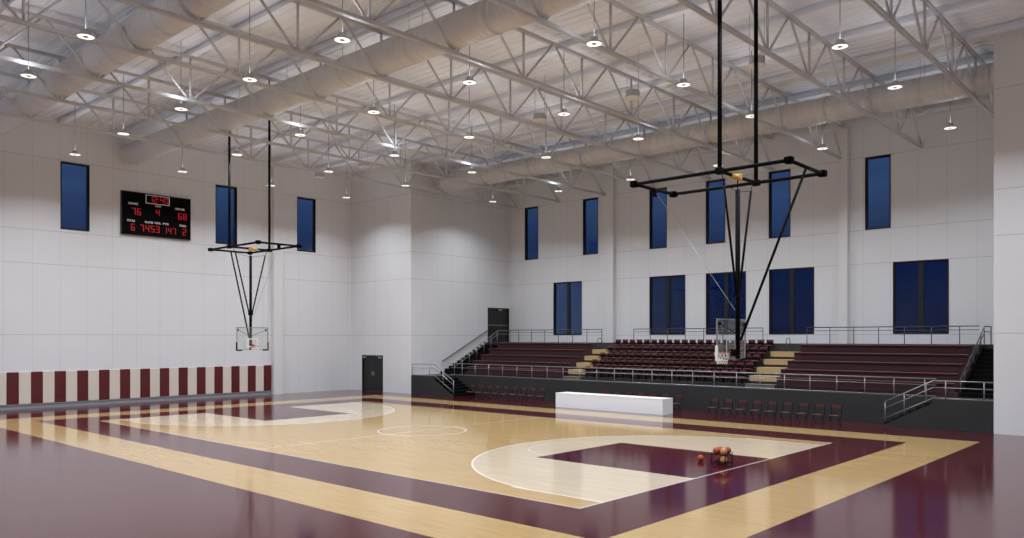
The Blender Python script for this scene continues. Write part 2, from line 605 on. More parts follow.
def window(n, axis, wall, a, b, z0, z1, label, double=False):
    """framed pane set in a wall opening; axis 0: wall at x = wall facing +x; axis 1: wall at y = wall facing -y"""
    root = thing('window_%d' % n, label, 'window', kind='structure')
    s = -1 if axis == 0 else 1
    c0, c1 = sorted((wall + s * 0.10, wall + s * 0.22))
    f = 0.10

    def bx(mb, u0, u1, d0, d1, zz0, zz1):
        if axis == 0: mb.box(d0, d1, u0, u1, zz0, zz1)
        else: mb.box(u0, u1, d0, d1, zz0, zz1)
    fr = MB()
    bx(fr, a, a + f, c0, c1, z0, z1); bx(fr, b - f, b, c0, c1, z0, z1)
    bx(fr, a + f, b - f, c0, c1, z0, z0 + f); bx(fr, a + f, b - f, c0, c1, z1 - f, z1)
    fr.build('window_frame', M['frame'], root)
    rv = MB()   # dark reveal lining on the room side of the frame
    e0, e1 = sorted((wall - s * 0.015, wall + s * 0.10))
    t = 0.03
    bx(rv, a, a + t, e0, e1, z0, z1); bx(rv, b - t, b, e0, e1, z0, z1)
    bx(rv, a + t, b - t, e0, e1, z0, z0 + t); bx(rv, a + t, b - t, e0, e1, z1 - t, z1)
    rv.build('window_lining', M['frame'], root)
    pc = wall + s * 0.16
    pd = (pc - 0.006, pc + 0.006)
    if double:
        mid = (a + b) / 2
        mu = MB(); bx(mu, mid - 0.13, mid + 0.13, c0, c1, z0 + f, z1 - f)
        mu.build('mullion', M['frame'], root)
        for (u0, u1) in ((a + f, mid - 0.13), (mid + 0.13, b - f)):
            pm = MB(); bx(pm, u0, u1, *pd, z0 + f, z1 - f)
            pm.build('pane', M['pane'], root)
    else:
        pm = MB(); bx(pm, a + f, b - f, *pd, z0 + f, z1 - f)
        pm.build('pane', M['pane'], root)
    return root


n = 1
for k, (a, b) in enumerate(LW):
    window(n, 0, XL, a, b, *ZLW, 'tall dark-framed window on the end wall, %s' % ('left of the scoreboard', 'right of the scoreboard', 'right of the pilaster')[k]); n += 1
for k, (a, b) in enumerate(UP):
    window(n, 1, YB, a, b, *ZU, 'tall narrow upper window on the back wall, %s from the left' % ORD[k]); n += 1
for k, (a, b) in enumerate(LO):
    window(n, 1, YB, a, b, *ZL, 'wide two-pane lower window on the back wall, %s from the left' % ORD[k], True); n += 1

# doors
d = thing('door_1', 'black double door at court level left of the stand', 'door', ((D1[0] + D1[1]) / 2, YD, 0), kind='structure')
hw = (D1[1] - D1[0]) / 2
f = MB().box(-hw, -hw + 0.07, -0.03, 0.2, 0, 2.58).box(hw - 0.07, hw, -0.03, 0.2, 0, 2.58).box(-hw + 0.07, hw - 0.07, -0.03, 0.2, 2.5, 2.58)
f.build('door_frame', M['door'], d)
for sx in (-1, 1):
    x0, x1 = sorted((sx * 0.006, sx * (hw - 0.075)))
    lf = MB().box(x0, x1, 0.05, 0.1, 0.01, 2.495).build('door_leaf', M['door'], d)
    h = MB().box(sx * 0.09 - 0.035, sx * 0.09 + 0.035, 0.035, 0.05, 1.1, 1.42)
    h.tube((sx * 0.09, 0.0, 1.17), (sx * 0.09, 0.0, 1.37), 0.018)
    h.tube((sx * 0.09, 0.05, 1.17), (sx * 0.09, 0.0, 1.17), 0.014).tube((sx * 0.09, 0.05, 1.37), (sx * 0.09, 0.0, 1.37), 0.014)
    h.build('door_handle', M['chrome'], lf)
    c = MB().box(sx * 0.92 - 0.16, sx * 0.92 + 0.16, -0.06, 0.05, 2.37, 2.46).tube((sx * 0.85, -0.02, 2.46), (sx * 0.5, -0.02, 2.53), 0.014)
    c.build('door_closer', M['chrome'], lf)
d = thing('door_2', 'dark double door at the top of the stand stairs', 'door', (XS, (D2[0] + D2[1]) / 2, 3.5), kind='structure')
hw = (D2[1] - D2[0]) / 2
f = MB().box(-0.2, 0.03, -hw, -hw + 0.07, 0, 2.6).box(-0.2, 0.03, hw - 0.07, hw, 0, 2.6).box(-0.2, 0.03, -hw + 0.07, hw - 0.07, 2.52, 2.6)
f.build('door_frame', M['door'], d)
for sy in (-1, 1):
    y0, y1 = sorted((sy * 0.012, sy * (hw - 0.075)))
    lf = MB().box(-0.1, -0.05, y0, y1, 0.01, 2.515).build('door_leaf', M['door'], d)
    h = MB().tube((0.0, sy * 0.12, 1.28), (0.0, sy * 1.0, 1.28), 0.03).box(-0.05, 0.02, sy * 0.12 - 0.03, sy * 0.12 + 0.03, 1.23, 1.33).box(-0.05, 0.02, sy * 1.0 - 0.03, sy * 1.0 + 0.03, 1.23, 1.33)
    h.build('push_bar', M['rail'], lf)
c = MB().box(-0.05, 0.05, 0.0, 0.34, 2.4, 2.5)
c.build('door_closer', M['chrome'], d)

# ------------------------------------------------------------------ roof steel
TX = [0.45 + 4.07 * k for k in range(-4, 7)]
ZB, ZC = 13.81, 15.62       # chord centre heights
P0, PP = 1.2, 3.68
nodes_b = [P0 + PP * k for k in range(-7, 6)]
tr = thing('roof_truss', 'x', 'roof truss', (TX[0], 0, 0), 0, 'white steel roof trusses')
Y0, Y1 = YN + 0.02, YB - 0.03
MB().box(-0.075, -0.012, Y0, Y1 - 0.02, ZB - 0.06, ZB + 0.06).box(0.012, 0.075, Y0, Y1 - 0.02, ZB - 0.06, ZB + 0.06).build('bottom_chord', M['steel'], tr)
MB().box(-0.075, -0.012, Y0, Y1, ZC - 0.06, ZC + 0.06).box(0.012, 0.075, Y0, Y1, ZC - 0.06, ZC + 0.06).build('top_chord', M['steel'], tr)
for yb in nodes_b:
    MB().tube((0, yb, ZB), (0, yb, ZC), 0.05, 6).build('vertical_web', M['steel'], tr)
    for s in (-1, 1):
        yt = yb + s * PP / 2
        if yt > Y1 or yt < Y0: continue
        MB().tube((0, yb + s * 0.05, ZB), (0, yt - s * 0.05, ZC), 0.047, 6).build('diagonal_web', M['steel'], tr)
yt = nodes_b[-1] + PP / 2
MB().tube((0, yt + 0.05, ZC), (0, Y1 - 0.12, ZB), 0.047, 6).build('diagonal_web', M['steel'], tr)
for k, x in enumerate(TX):
    lab = 'white steel roof truss, %s counted from the left end wall' % ORD[k]
    if k == 0:
        tr['label'] = lab
    else:
        dup(tr, (x, 0, 0), None, lab)

PURL = [7.2 + 3.32 * k for k in range(-9, 5)]
pu = None
for k, y in enumerate(PURL):
    lab = 'white roof purlin running along the court, %s from the back wall' % ORD[len(PURL) - 1 - k]
    if pu is None:
        b = MB().box(XL, XR, -0.13, 0.13, 0, 0.11).box(XL, XR, -0.04, 0.04, 0.11, 0.29)
        pu = tag(b.build('roof_purlin', M['deck']), lab, 'roof beam', 'white roof purlins')
        pu.location = (0, y, 15.685)
    else:
        o = pu.copy(); COL.objects.link(o); o.location = (0, y, 15.685); o['label'] = lab

# round ducts threaded through the truss panels
for (y, x0, lab) in ((-9.84, XL + 0.6, 'round spiral air duct at the upper left of the roof, nearest the viewer'),
                     (-2.48, XL + 0.6, 'round spiral air duct over the middle of the court'),
                     (15.92, XS + 0.7, 'round spiral air duct along the back wall above the stand')):
    z, r = 14.57, 0.6
    root = thing('air_duct', lab, 'air duct', (0, y, z), 0, 'round spiral air ducts')
    m_ = MB()
    nseg = 40
    xs = [x0 + (XR - 0.4 - x0) * i / nseg for i in range(nseg + 1)]
    i0 = len(m_.v)
    NR = 28
    for x in xs:
        for q in range(NR):
            t = 2 * PI * q / NR
            m_.v.append((x, r * math.cos(t), r * math.sin(t)))
    for i in range(nseg):
        for q in range(NR):
            a, b = i * NR + q, i * NR + (q + 1) % NR
            m_.f.append((a, b, b + NR, a + NR)); m_.sm.append(True)
    m_.f.append(tuple(range(NR))); m_.sm.append(False)
    m_.f.append(tuple(nseg * NR + q for q in range(NR))); m_.sm.append(False)
    m_.build('duct_tube', M['duct'], root)
    for x in TX[(0 if x0 < -17 else 1):-1]:
        xx = x + 2.03
        s_ = MB()
        for q in range(24):
            t0, t1 = 2 * PI * q / 24, 2 * PI * (q + 1) / 24
            rr = r + 0.012
            s_.face([(xx - 0.05, rr * math.cos(t0), rr * math.sin(t0)), (xx + 0.05, rr * math.cos(t0), rr * math.sin(t0)),
                     (xx + 0.05, rr * math.cos(t1), rr * math.sin(t1)), (xx - 0.05, rr * math.cos(t1), rr * math.sin(t1))], True)
        s_.tube((xx, -r * 0.55, r * 0.8), (xx, -r * 0.55, 15.98 - z), 0.012, 5).tube((xx, r * 0.55, r * 0.8), (xx, r * 0.55, 15.98 - z), 0.012, 5)
        s_.build('hanger_strap', M['steel'], root)

# ------------------------------------------------------------------ pendant lamps
LX = [-19.1, -13.0, -7.18, -1.7, 3.97, 9.64, 15.34, 21.0]
LY = [-17.9, -12.35, -6.79, -1.18, 4.37, 9.97, 17.75]
LZ = 13.2
lamp_data = bpy.data.lights.new('lamp_light', 'AREA')
lamp_data.shape = 'DISK'
lamp_data.size = 0.48
lamp_data.energy = LAMP_POWER
lamp_data.color = LAMP_COLOR
lamp_data.spread = LAMP_SPREAD
lp = thing('pendant_lamp', 'x', 'pendant lamp', (LX[0], LY[0], LZ), 0, 'round white pendant lamps')
MB().lathe([(0.0, 0.22), (0.10, 0.22), (0.13, 0.19), (0.14, 0.09), (0.25, 0.05), (0.27, 0.03), (0.27, 0.0), (0.245, 0.0)], 24).build('lamp_housing', M['lampbody'], lp)
MB().lathe([(0.09, 0.004), (0.245, 0.004)], 24).build('diffuser', M['glow'], lp)
MB().lathe([(0.0, -0.012), (0.07, -0.012), (0.09, 0.006)], 16).build('sensor_cap', M['sensor'], lp)
MB().tube((0, 0, 0.2), (0, 0, 16.02 - LZ), 0.011, 6).build('drop_rod', M['rod'], lp)
lo = bpy.data.objects.new('lamp_light', lamp_data)
COL.objects.link(lo); lo.parent = lp; lo.location = (0, 0, -0.02)
up_data = bpy.data.lights.new('ceiling_fill_light', 'AREA')  # upward fill added to lift the dim ceiling; the housing has no top opening
up_data.shape = 'DISK'
up_data.size = 0.5
up_data.energy = CEILING_FILL
up_data.color = LAMP_COLOR
lo = bpy.data.objects.new('ceiling_fill_light', up_data)
COL.objects.link(lo); lo.parent = lp; lo.location = (0, 0, 0.24); lo.rotation_euler = (PI, 0, 0)
first = True
for j, y in enumerate(LY):
    for i, x in enumerate(LX):
        if j == 6 and (x < XS + 0.5 or x > XA - 0.5): continue
        lab = 'glowing disc pendant lamp, %s from left in the %s row from the back wall' % (ORD[i - (1 if j == 6 else 0)], ORD[6 - j])
        if first:
            lp['label'] = lab; first = False
        else:
            dup(lp, (x, y, LZ), None, lab)

# drum shaped ceiling units
dr = thing('ceiling_speaker', 'x', 'ceiling speaker', (0, 0, 0), 0, 'drum-shaped units hung from the roof')
MB().lathe([(0.0, 0.32), (0.27, 0.32), (0.29, 0.30), (0.29, 0.04)], 20).build('drum_body', M['sensor'], dr)
MB().lathe([(0.29, 0.05), (0.34, 0.03), (0.34, 0.0), (0.26, -0.02), (0.0, -0.02)], 20).build('bottom_ring', M['white'], dr)
MB().tube((-0.29, 0, 0.2), (-0.29, 0, 2.08), 0.014, 5).tube((0.29, 0, 0.2), (0.29, 0, 2.08), 0.014, 5).build('hanger_rod', M['steel'], dr)
DP = [(6.04, 6.4), (0.9, 6.4), (11.65, 6.2), (-17.8, 7.0), (-13.2, 7.0)]
DP.sort()
for k, (x, y) in enumerate(DP):
    lab = 'grey drum-shaped ceiling speaker hung on rods, %s from the left' % ORD[k]
    if k == 0:
        dr.location = (x, y, 13.9); dr['label'] = lab
    else:
        dup(dr, (x, y, 13.9), None, lab)

# ------------------------------------------------------------------ scoreboard
SBY0, SBY1, SBZ0, SBZ1 = -2.81, 1.28, 9.95, 12.44
SW, SH = SBY1 - SBY0, SBZ1 - SBZ0
sb = thing('scoreboard', 'black electronic scoreboard with red digits high on the end wall', 'scoreboard', (XL, SBY0, SBZ0))
MB().box(0.0, 0.14, 0, SW, 0, SH).build('display_panel', M['sbface'], sb)
b = 0.035
MB().box(0.0, 0.155, -b, 0, -b, SH + b).box(0.0, 0.155, SW, SW + b, -b, SH + b).box(0.0, 0.155, 0, SW, -b, 0).box(0.0, 0.155, 0, SW, SH, SH + b).build('edge_frame', M['frame'], sb)
cu0, cu1, cv0, cv1 = 0.335 * SW, 0.685 * SW, 0.775 * SH, 0.985 * SH
t = 0.035
clock = MB().box(0.14, 0.15, cu0, cu1, cv0, cv0 + t).box(0.14, 0.15, cu0, cu1, cv1 - t, cv1).box(0.14, 0.15, cu0, cu0 + t, cv0 + t, cv1 - t).box(0.14, 0.15, cu1 - t, cu1, cv0 + t, cv1 - t).build('clock_border', M['cap'], sb)
SEG = {'0': 'abcdef', '1': 'bc', '2': 'abged', '3': 'abgcd', '4': 'fgbc', '5': 'afgcd', '6': 'afgedc', '7': 'abc', '8': 'abcdefg', '9': 'abcdfg'}


def digit(ch, u, v, w, h, parent):
    mb = MB()
    t = h * 0.115
    if ch == ':':
        for z in (0.28, 0.66):
            mb.box(0.141, 0.15, u, u + t, v + h * z, v + h * z + t)
    else:
        g = t * 0.12
        S = dict(a=(g, w - g, h - t, h), d=(g, w - g, 0, t), g=(g, w - g, h / 2 - t / 2, h / 2 + t / 2),
                 f=(0, t, h / 2 + g, h - g), b=(w - t, w, h / 2 + g, h - g), e=(0, t, g, h / 2 - g), c=(w - t, w, g, h / 2 - g))
        for s in SEG[ch]:
            y0, y1, z0, z1 = S[s]
            mb.box(0.141, 0.15, u + y0, u + y1, v + z0, v + z1)
    return mb.build('digit', M['led'], parent)


def number(txt, u0, v0, w, h, gap):
    u = u0
    for ch in txt:
        if ch == ' ':
            u += w * 0.5; continue
        ww = w * (0.25 if ch == ':' else 1)
        digit(ch, u, v0, ww, h, sb)
        u += ww + gap


number('12:40', 0.385 * SW, 0.815 * SH, 0.20, 0.34, 0.07)
number('76', 0.135 * SW, 0.47 * SH, 0.22, 0.40, 0.09)
number('4', 0.485 * SW, 0.50 * SH, 0.21, 0.38, 0.08)
number('68', 0.815 * SW, 0.47 * SH, 0.22, 0.40, 0.09)
number('6', 0.125 * SW, 0.09 * SH, 0.22, 0.40, 0.08)
number('7453', 0.255 * SW, 0.09 * SH, 0.22, 0.40, 0.09)
number('147', 0.595 * SW, 0.09 * SH, 0.20, 0.38, 0.08)
number('2', 0.885 * SW, 0.09 * SH, 0.22, 0.40, 0.08)


def caption(txt, u0, u1, v, h, name='caption'):
    cu = bpy.data.curves.new('caption_curve', 'FONT')
    cu.body = txt
    cu.size = 1.0
    cu.extrude = 0.004
    cu.offset = 0.022
    tmp = bpy.data.objects.new('caption_tmp', cu)
    COL.objects.link(tmp)
    dg = bpy.context.evaluated_depsgraph_get()
    me = bpy.data.meshes.new_from_object(tmp.evaluated_get(dg))
    bpy.data.objects.remove(tmp)
    xs = [v_.co.x for v_ in me.vertices]; ys = [v_.co.y for v_ in me.vertices]
    sx = (u1 - u0) / (max(xs) - min(xs)); sy = h / (max(ys) - min(ys))
    mx, my = min(xs), min(ys)
    for v_ in me.vertices:
        x, y, z = v_.co
        v_.co = (0.145 + z, u0 + (x - mx) * sx, v + (y - my) * sy)
    me.materials.clear(); me.materials.append(M['cap'])
    o = bpy.data.objects.new(name, me)
    COL.objects.link(o); o.parent = sb
    return o


caption('HOME', 0.09 * SW, 0.225 * SW, 0.705 * SH, 0.13)
caption('VISITOR', 0.765 * SW, 0.915 * SW, 0.70 * SH, 0.13)
caption('PERIOD', 0.475 * SW, 0.555 * SW, 0.715 * SH, 0.09)
caption('FOULS', 0.07 * SW, 0.18 * SW, 0.30 * SH, 0.12)
caption('PLAYER', 0.325 * SW, 0.445 * SW, 0.30 * SH, 0.12)
caption('FOUL', 0.465 * SW, 0.555 * SW, 0.30 * SH, 0.12)
caption('PTS', 0.585 * SW, 0.67 * SW, 0.30 * SH, 0.12)
caption('FOULS', 0.835 * SW, 0.935 * SW, 0.30 * SH, 0.12)

# ------------------------------------------------------------------ wall pads
pad_m = {}
ys = [-6.36 + 1.16 * k for k in range(-5, 12)]
for k, y in enumerate(ys):
    wm = 0.57
    lab = 'maroon wall pad on the end wall, %s from the pilaster' % ORD[len(ys) - 1 - k]
    if 'r' not in pad_m:
        pad_m['r'] = tag(MB().bbox(0, 0.07, 0, wm, 0, 1.72, 0.015).build('wall_pad', M['padred']), lab, 'wall pad', 'maroon wall pads')
        o = pad_m['r']
    else:
        o = pad_m['r'].copy(); COL.objects.link(o); o['label'] = lab
    o.location = (XL + 0.001, y, 0.26)
    if k == 0: continue
    lab = 'cream wall pad on the end wall, %s from the pilaster' % ORD[len(ys) - 1 - k]
    if 'c' not in pad_m:
        pad_m['c'] = tag(MB().bbox(0, 0.06, 0, 1.16 - wm - 0.01, 0, 1.72, 0.012).build('wall_pad', M['padcream']), lab, 'wall pad', 'cream wall pads')
        o = pad_m['c']
    else:
        o = pad_m['c'].copy(); COL.objects.link(o); o['label'] = lab
    o.location = (XL + 0.001, y - (1.16 - wm) + 0.005, 0.26)

# ------------------------------------------------------------------ ceiling-hung hoops
def hoop(name_label, loc, rz, pads):
    """built for the near end: board faces -x; base point on the floor under the mast"""
    r = thing('basketball_hoop', name_label, 'basketball hoop', loc, rz)
    K = M['black']
    ZF = 8.55
    xa, xb, ya, yb = -2.87, 2.02, -1.1, 1.2
    for (x0, y0, x1, y1) in ((xa, ya, xb, ya), (xa, yb, xb, yb), (xa, ya, xa, yb), (xb, ya, xb, yb), (0, ya, 0, yb)):
        m_ = MB()
        ex = 0.12
        d = Vector((x1 - x0, y1 - y0, 0)).normalized() * ex
        dz = 0.0 if x0 == x1 else 0.0
        m_.tube((x0 - d.x, y0 - d.y, ZF), (x1 + d.x, y1 + d.y, ZF), 0.052, 10)
        fr = m_.build('frame_pipe', K, r)
        for (px, py) in ((x0, y0), (x1, y1)):
            MB().bbox(px - 0.11, px + 0.11, py - 0.11, py + 0.11, ZF - 0.09, ZF + 0.09, 0.02).build('pipe_clamp', K, fr)
    for y in (ya, yb):
        MB().tube((0, y, ZF), (0, y, 16.0), 0.062, 10).build('suspension_pole', K, r)
    MB().tube((0, 0, 3.2), (0, 0, 8.17), 0.07, 12).tube((0, 0, 8.17), (0, 0, ZF), 0.018, 6).box(-0.09, 0.09, -0.1, 0.1, 5.02, 5.14).build('mast', K, r)
    for s in (-1, 1):
        m_ = MB().tube((0, s * 0.86, 8.25), (0, s * 0.08, 5.1), 0.036, 8).tube((0, s * 0.86, 8.25), (0, s * 1.0, ZF), 0.012, 6).tube((0, s * 0.86, 8.25), (0, 0, 8.1), 0.008, 5)
        m_.build('side_brace', K, r)
    MB().tube((xb, 0.05, ZF), (0.08, 0.02, 3.75), 0.04, 8).build('back_brace', K, r)
    MB().tube((xa + 0.05, 0.05, ZF - 0.1), (-0.06, 0.0, 4.6), 0.007, 5).build('winch_cable', M['rail'], r)
    MB().bbox(xa - 0.06, xa + 0.08, -0.02, 0.12, ZF - 0.24, ZF - 0.02, 0.02).build('pulley', K, r)
    w_ = MB().tube((0.0, -0.34, ZF - 0.02), (0.0, 0.0, ZF - 0.02), 0.085, 14).tube((0, -0.42, ZF - 0.02), (0, -0.34, ZF - 0.02), 0.06, 12).bbox(-0.09, 0.09, -0.02, 0.14, ZF - 0.09, ZF + 0.09, 0.02)
    w_.build('winch_motor', M['yellow'], r)
    # backboard
    bx = -0.20
    z0, z1 = 3.18, 4.38
    bd = thing('backboard', None, None)
    bd.parent = r
    MB().box(bx - 0.008, bx + 0.008, -0.88, 0.88, z0 + 0.02, z1 - 0.02).build('glass_panel', M['board'], bd)
    t = 0.035
    MB().box(bx - 0.02, bx + 0.02, -0.9, 0.9, z0, z0 + t).box(bx - 0.02, bx + 0.02, -0.9, 0.9, z1 - t, z1).box(bx - 0.02, bx + 0.02, -0.9, -0.9 + t, z0 + t, z1 - t).box(bx - 0.02, bx + 0.02, 0.9 - t, 0.9, z0 + t, z1 - t).build('board_frame', M['rail'], bd)
    q = 0.05
    sq = MB().box(bx - 0.013, bx - 0.009, -0.295, 0.295, z0 + 0.15, z0 + 0.15 + q).box(bx - 0.013, bx - 0.009, -0.295, 0.295, z0 + 0.56, z0 + 0.56 + q).box(bx - 0.013, bx - 0.009, -0.295, -0.295 + q, z0 + 0.2, z0 + 0.56).box(bx - 0.013, bx - 0.009, 0.295 - q, 0.295, z0 + 0.2, z0 + 0.56)
    sq.build('target_square', M['white'], bd)
    for s in (-1, 1):
        pm = M['white'] if pads == s else M['black']
        MB().bbox(bx - 0.035, bx + 0.035, min(s * 0.87, s * 0.935), max(s * 0.87, s * 0.935), z0 - 0.03, z0 + 0.42, 0.01).bbox(bx - 0.035, bx + 0.035, min(s * 0.60, s * 0.87), max(s * 0.60, s * 0.87), z0 - 0.045, z0 + 0.03, 0.01).build('corner_pad', pm, bd)
        MB().box(bx + 0.02, bx + 0.07, min(s * 0.76, s * 0.84), max(s * 0.76, s * 0.84), z1 - 0.2, z1 - 0.1).tube((bx + 0.05, s * 0.8, z1 - 0.15), (-0.0, s * 0.06, z1 - 0.45), 0.012, 6).build('board_bracket', K, bd)
    MB().box(bx + 0.01, -0.06, -0.07, 0.07, z0 + 0.1, z0 + 0.3).build('mounting_plate', K, bd)
    # rim and net
    rc = (bx - 0.07 - 0.23, 0, z0 + 0.2)
    rm = MB().torus(rc, 0.23, 0.014, 28, 8)
    rm.box(bx - 0.025, bx - 0.009, -0.1, 0.1, z0 + 0.12, z0 + 0.26)
    rm.box(bx - 0.09, bx - 0.02, -0.07, -0.05, z0 + 0.185, z0 + 0.205).box(bx - 0.09, bx - 0.02, 0.05, 0.07, z0 + 0.185, z0 + 0.205)
    rm.build('rim', M['rim'], r)
    nt = MB()
    rows = [(0.225, 0.0), (0.205, -0.09), (0.18, -0.18), (0.155, -0.27), (0.145, -0.34)]
    NN = 12
    for j in range(len(rows) - 1):
        for a in range(NN):
            t0 = 2 * PI * (a + 0.5 * (j % 2)) / NN
            for s in (-1, 1):
                t1 = t0 + s * PI / NN
                p = (rc[0] + rows[j][0] * math.cos(t0), rc[1] + rows[j][0] * math.sin(t0), rc[2] + rows[j][1])
                q_ = (rc[0] + rows[j + 1][0] * math.cos(t1), rc[1] + rows[j + 1][0] * math.sin(t1), rc[2] + rows[j + 1][1])
                nt.tube(p, q_, 0.008, 4, caps=False)
    nt.build('net', M['net'], r)
    return r


hoop('ceiling-hung basketball hoop at the right, in front of the stand', (13.95, 0.05, 0), 0.0, -1)
hoop('ceiling-hung basketball hoop at the far left in front of the end wall', (-13.75, 0.0, 0), PI, 0)

# ------------------------------------------------------------------ stand
YF = 15.6                       # front of the stand
TF = [16.0, 16.5, 17.32, 18.14, 18.96, 19.78]
TZ = [1.49, 1.89, 2.29, 2.69, 3.09, 3.5]
DK = 1.27
BX0, BX1 = -13.95, 16.05        # seating between the two end stairs
AL = (-5.4, -4.05)              # aisles
AR = (6.4, 7.95)
st = thing('spectator_stand', 'charcoal raked spectator stand along the back wall', 'spectator stand', (0.3, YF, 0))


def stb(name, m, *b):
    mb = MB()
    for q in b:
        mb.box(q[0] - 0.3, q[1] - 0.3, q[2] - YF, q[3] - YF, q[4], q[5])
    return mb.build(name, m, st)


stb('front_fascia', M['stage'], (XS + 0.004, XA - 0.004, YF, YF + 0.08, 0.002, DK))
stb('front_deck', M['tread'], (XS + 0.004, XA - 0.004, YF + 0.08, TF[0], DK - 0.12, DK), (XS + 0.004, BX0, TF[0], 16.29, DK - 0.12, DK), (BX1, XA - 0.004, TF[0], 16.29, DK - 0.12, DK))
for (x0, x1, m, nm) in ((BX0, AL[0], 'maroontier', 'left_tier'), (AL[1], AR[0], 'tread', 'centre_tier'), (AR[1], BX1, 'maroontier', 'right_tier')):
    for k in range(5):
        stb('seating_tier', M[m], (x0, x1, TF[k], TF[k + 1], DK - 0.12, TZ[k]))
for (x0, x1) in (AL, AR):
    for k in range(5):
        stb('aisle_riser', M['tread'], (x0, x1, TF[k] + 0.02, TF[k + 1], DK - 0.12, TZ[k] - 0.27))
        stb('aisle_step', M['tan'] if k else M['greystep'], (x0 + 0.01, x1 - 0.01, TF[k] - 0.02, TF[k + 1] - 0.03, TZ[k] - 0.269, TZ[k]))
stb('top_walkway', M['tread'], (BX0, BX1, TF[5], YB - 0.004, DK, TZ[5]), (XS + 0.004, BX0, 20.72, YB - 0.004, DK, TZ[5]), (BX1, XA - 0.004, 20.72, YB - 0.004, DK, TZ[5]))


# end stairs up the stand
def upper_stair(x0, x1, label):
    s = thing('stand_stair', label, 'stairs', ((x0 + x1) / 2, 16.3, DK + 0.003))
    hw = (x1 - x0) / 2 - 0.006
    n = 11
    for k in range(n):
        y0 = 0.40 * k
        m_ = MB().box(-hw, hw, y0, y0 + 0.40, (TZ[5] - DK) / (n + 1) * k * 0.0, (TZ[5] - DK) * (k + 1) / (n + 1))
        m_.build('step', M['black'], s)
    return s


upper_stair(XS, BX0, 'black stairs climbing the left end of the stand to the double door')
upper_stair(BX1, XA, 'black stairs climbing the right end of the stand')


# court-level landings with stairs
def landing(name_label, x0, x1, yf, sx0, sx1, direction):
    cx = (x0 + x1) / 2
    s = thing('entry_landing', name_label, 'stair landing', (cx, yf, 0))
    MB().box(x0 - cx, x1 - cx, 0, YF - yf - 0.006, 0.002, DK).build('landing_block', M['stage'], s)
    n = 6
    for k in range(n):
        xa = sx0 + (sx1 - sx0) * k / n
        xb = sx0 + (sx1 - sx0) * (k + 1) / n
        z = DK * (n - k) / (n + 1)
        a, b = sorted((xa, xb))
        MB().box(a - cx, b - cx, 0.04, YF - yf - 0.008, 0.002, z).build('step', M['black'], s)
    # stringer plate closing the side of the flight
    lo, hi = sx1, sx0
    mb = MB()
    z1 = DK
    pts = [(sx0, 0), (sx1, 0), (sx1, 0.06), (sx0, DK - 0.17)]
    if sx0 > sx1: pts = [pts[1], pts[0], pts[3], pts[2]]
    mb.face([(p[0] - cx, 0.0, p[1]) for p in pts])
    mb.face([(p[0] - cx, 0.035, p[1]) for p in reversed(pts)])
    for i in range(4):
        p, q = pts[i], pts[(i + 1) % 4]
        mb.face([(p[0] - cx, 0.035, p[1]), (q[0] - cx, 0.035, q[1]), (q[0] - cx, 0, q[1]), (p[0] - cx, 0, p[1])])
    mb.build('stringer', M['stage'], s)
    return s


landing('charcoal landing with steps at the left end of the stand', XS + 0.004, -14.5, YD, -14.5, -12.55, 1)
landing('charcoal landing with steps at the right end of the stand', 15.44, XA - 0.004, YA - 0.004, 15.44, 13.5, -1)


# ------------------------------------------------------------------ railings
def straight_rail(label, pts_x, y, z, h, m, mids=(0.68,), bottom=None, r=0.026, x_ends=None, group='grey steel railings'):
    x0, x1 = x_ends or (pts_x[0], pts_x[-1])
    s = thing('guard_rail', label, 'railing', ((x0 + x1) / 2, y, z + 0.004), 0, group)
    c = (x0 + x1) / 2
    MB().tube((x0 - c, 0, h), (x1 - c, 0, h), r, 8).build('top_rail', m, s)
    for q in mids:
        MB().tube((x0 - c, 0, h * q), (x1 - c, 0, h * q), r * 0.7, 6).build('middle_rail', m, s)
    if bottom is not None:
        MB().tube((x0 - c, 0, bottom), (x1 - c, 0, bottom), r * 0.9, 6).build('bottom_rail', m, s)
    for x in pts_x:
        MB().tube((x - c, 0, 0), (x - c, 0, h - r), r * 0.9, 8).build('post', m, s)
    return s


fx = [-13.86 + 1.2485 * k for k in range(0, 24)]
fx = [x for x in fx if x < 15.2]
straight_rail('long grey railing along the front edge of the stand', fx, YF + 0.05, DK, 0.79, M['rail'], (0.66,), 0.05, 0.028, (-15.0, 15.3))
straight_rail('grey railing at the top of the left seating block', [-12.89 + 1.21 * k for k in range(0, 7)], 20.3, 3.5, 0.87, M['darkrail'], (0.8,), None, 0.024, (-13.8, -5.6))
straight_rail('grey railing at the top of the centre chair block', [-3.17 + 1.22 * k for k in range(0, 8)], 20.3, 3.5, 0.87, M['darkrail'], (0.8,), None, 0.024)
straight_rail('grey railing at the top of the right seating block', [7.84 + 1.215 * k for k in range(0, 7)], 20.3, 3.5, 0.87, M['darkrail'], (0.8,), None, 0.024, (7.84, 15.95))


def poly_rail(label, top, posts, m, z_off=(0.0, 0.28, 0.75), r=0.026, group='grey steel railings', cat='railing'):
    """sloped railing: top path, lower rails at offsets below it, posts as (bottom, top)"""
    o = Vector(posts[0][0]) if posts else Vector(top[0])
    s = thing('guard_rail', label, cat, tuple(o), 0, group)
    for k, dz in enumerate(z_off):
        p = [Vector(q) - Vector((0, 0, dz)) - o for q in top]
        MB().path(p, r if k == 0 else r * 0.75, 8).build(('top_rail', 'middle_rail', 'bottom_rail')[k], m, s)
    for a, b in posts:
        MB().tube(Vector(a) - o, Vector(b) - o, r * 0.9, 8).build('post', m, s)
    return s


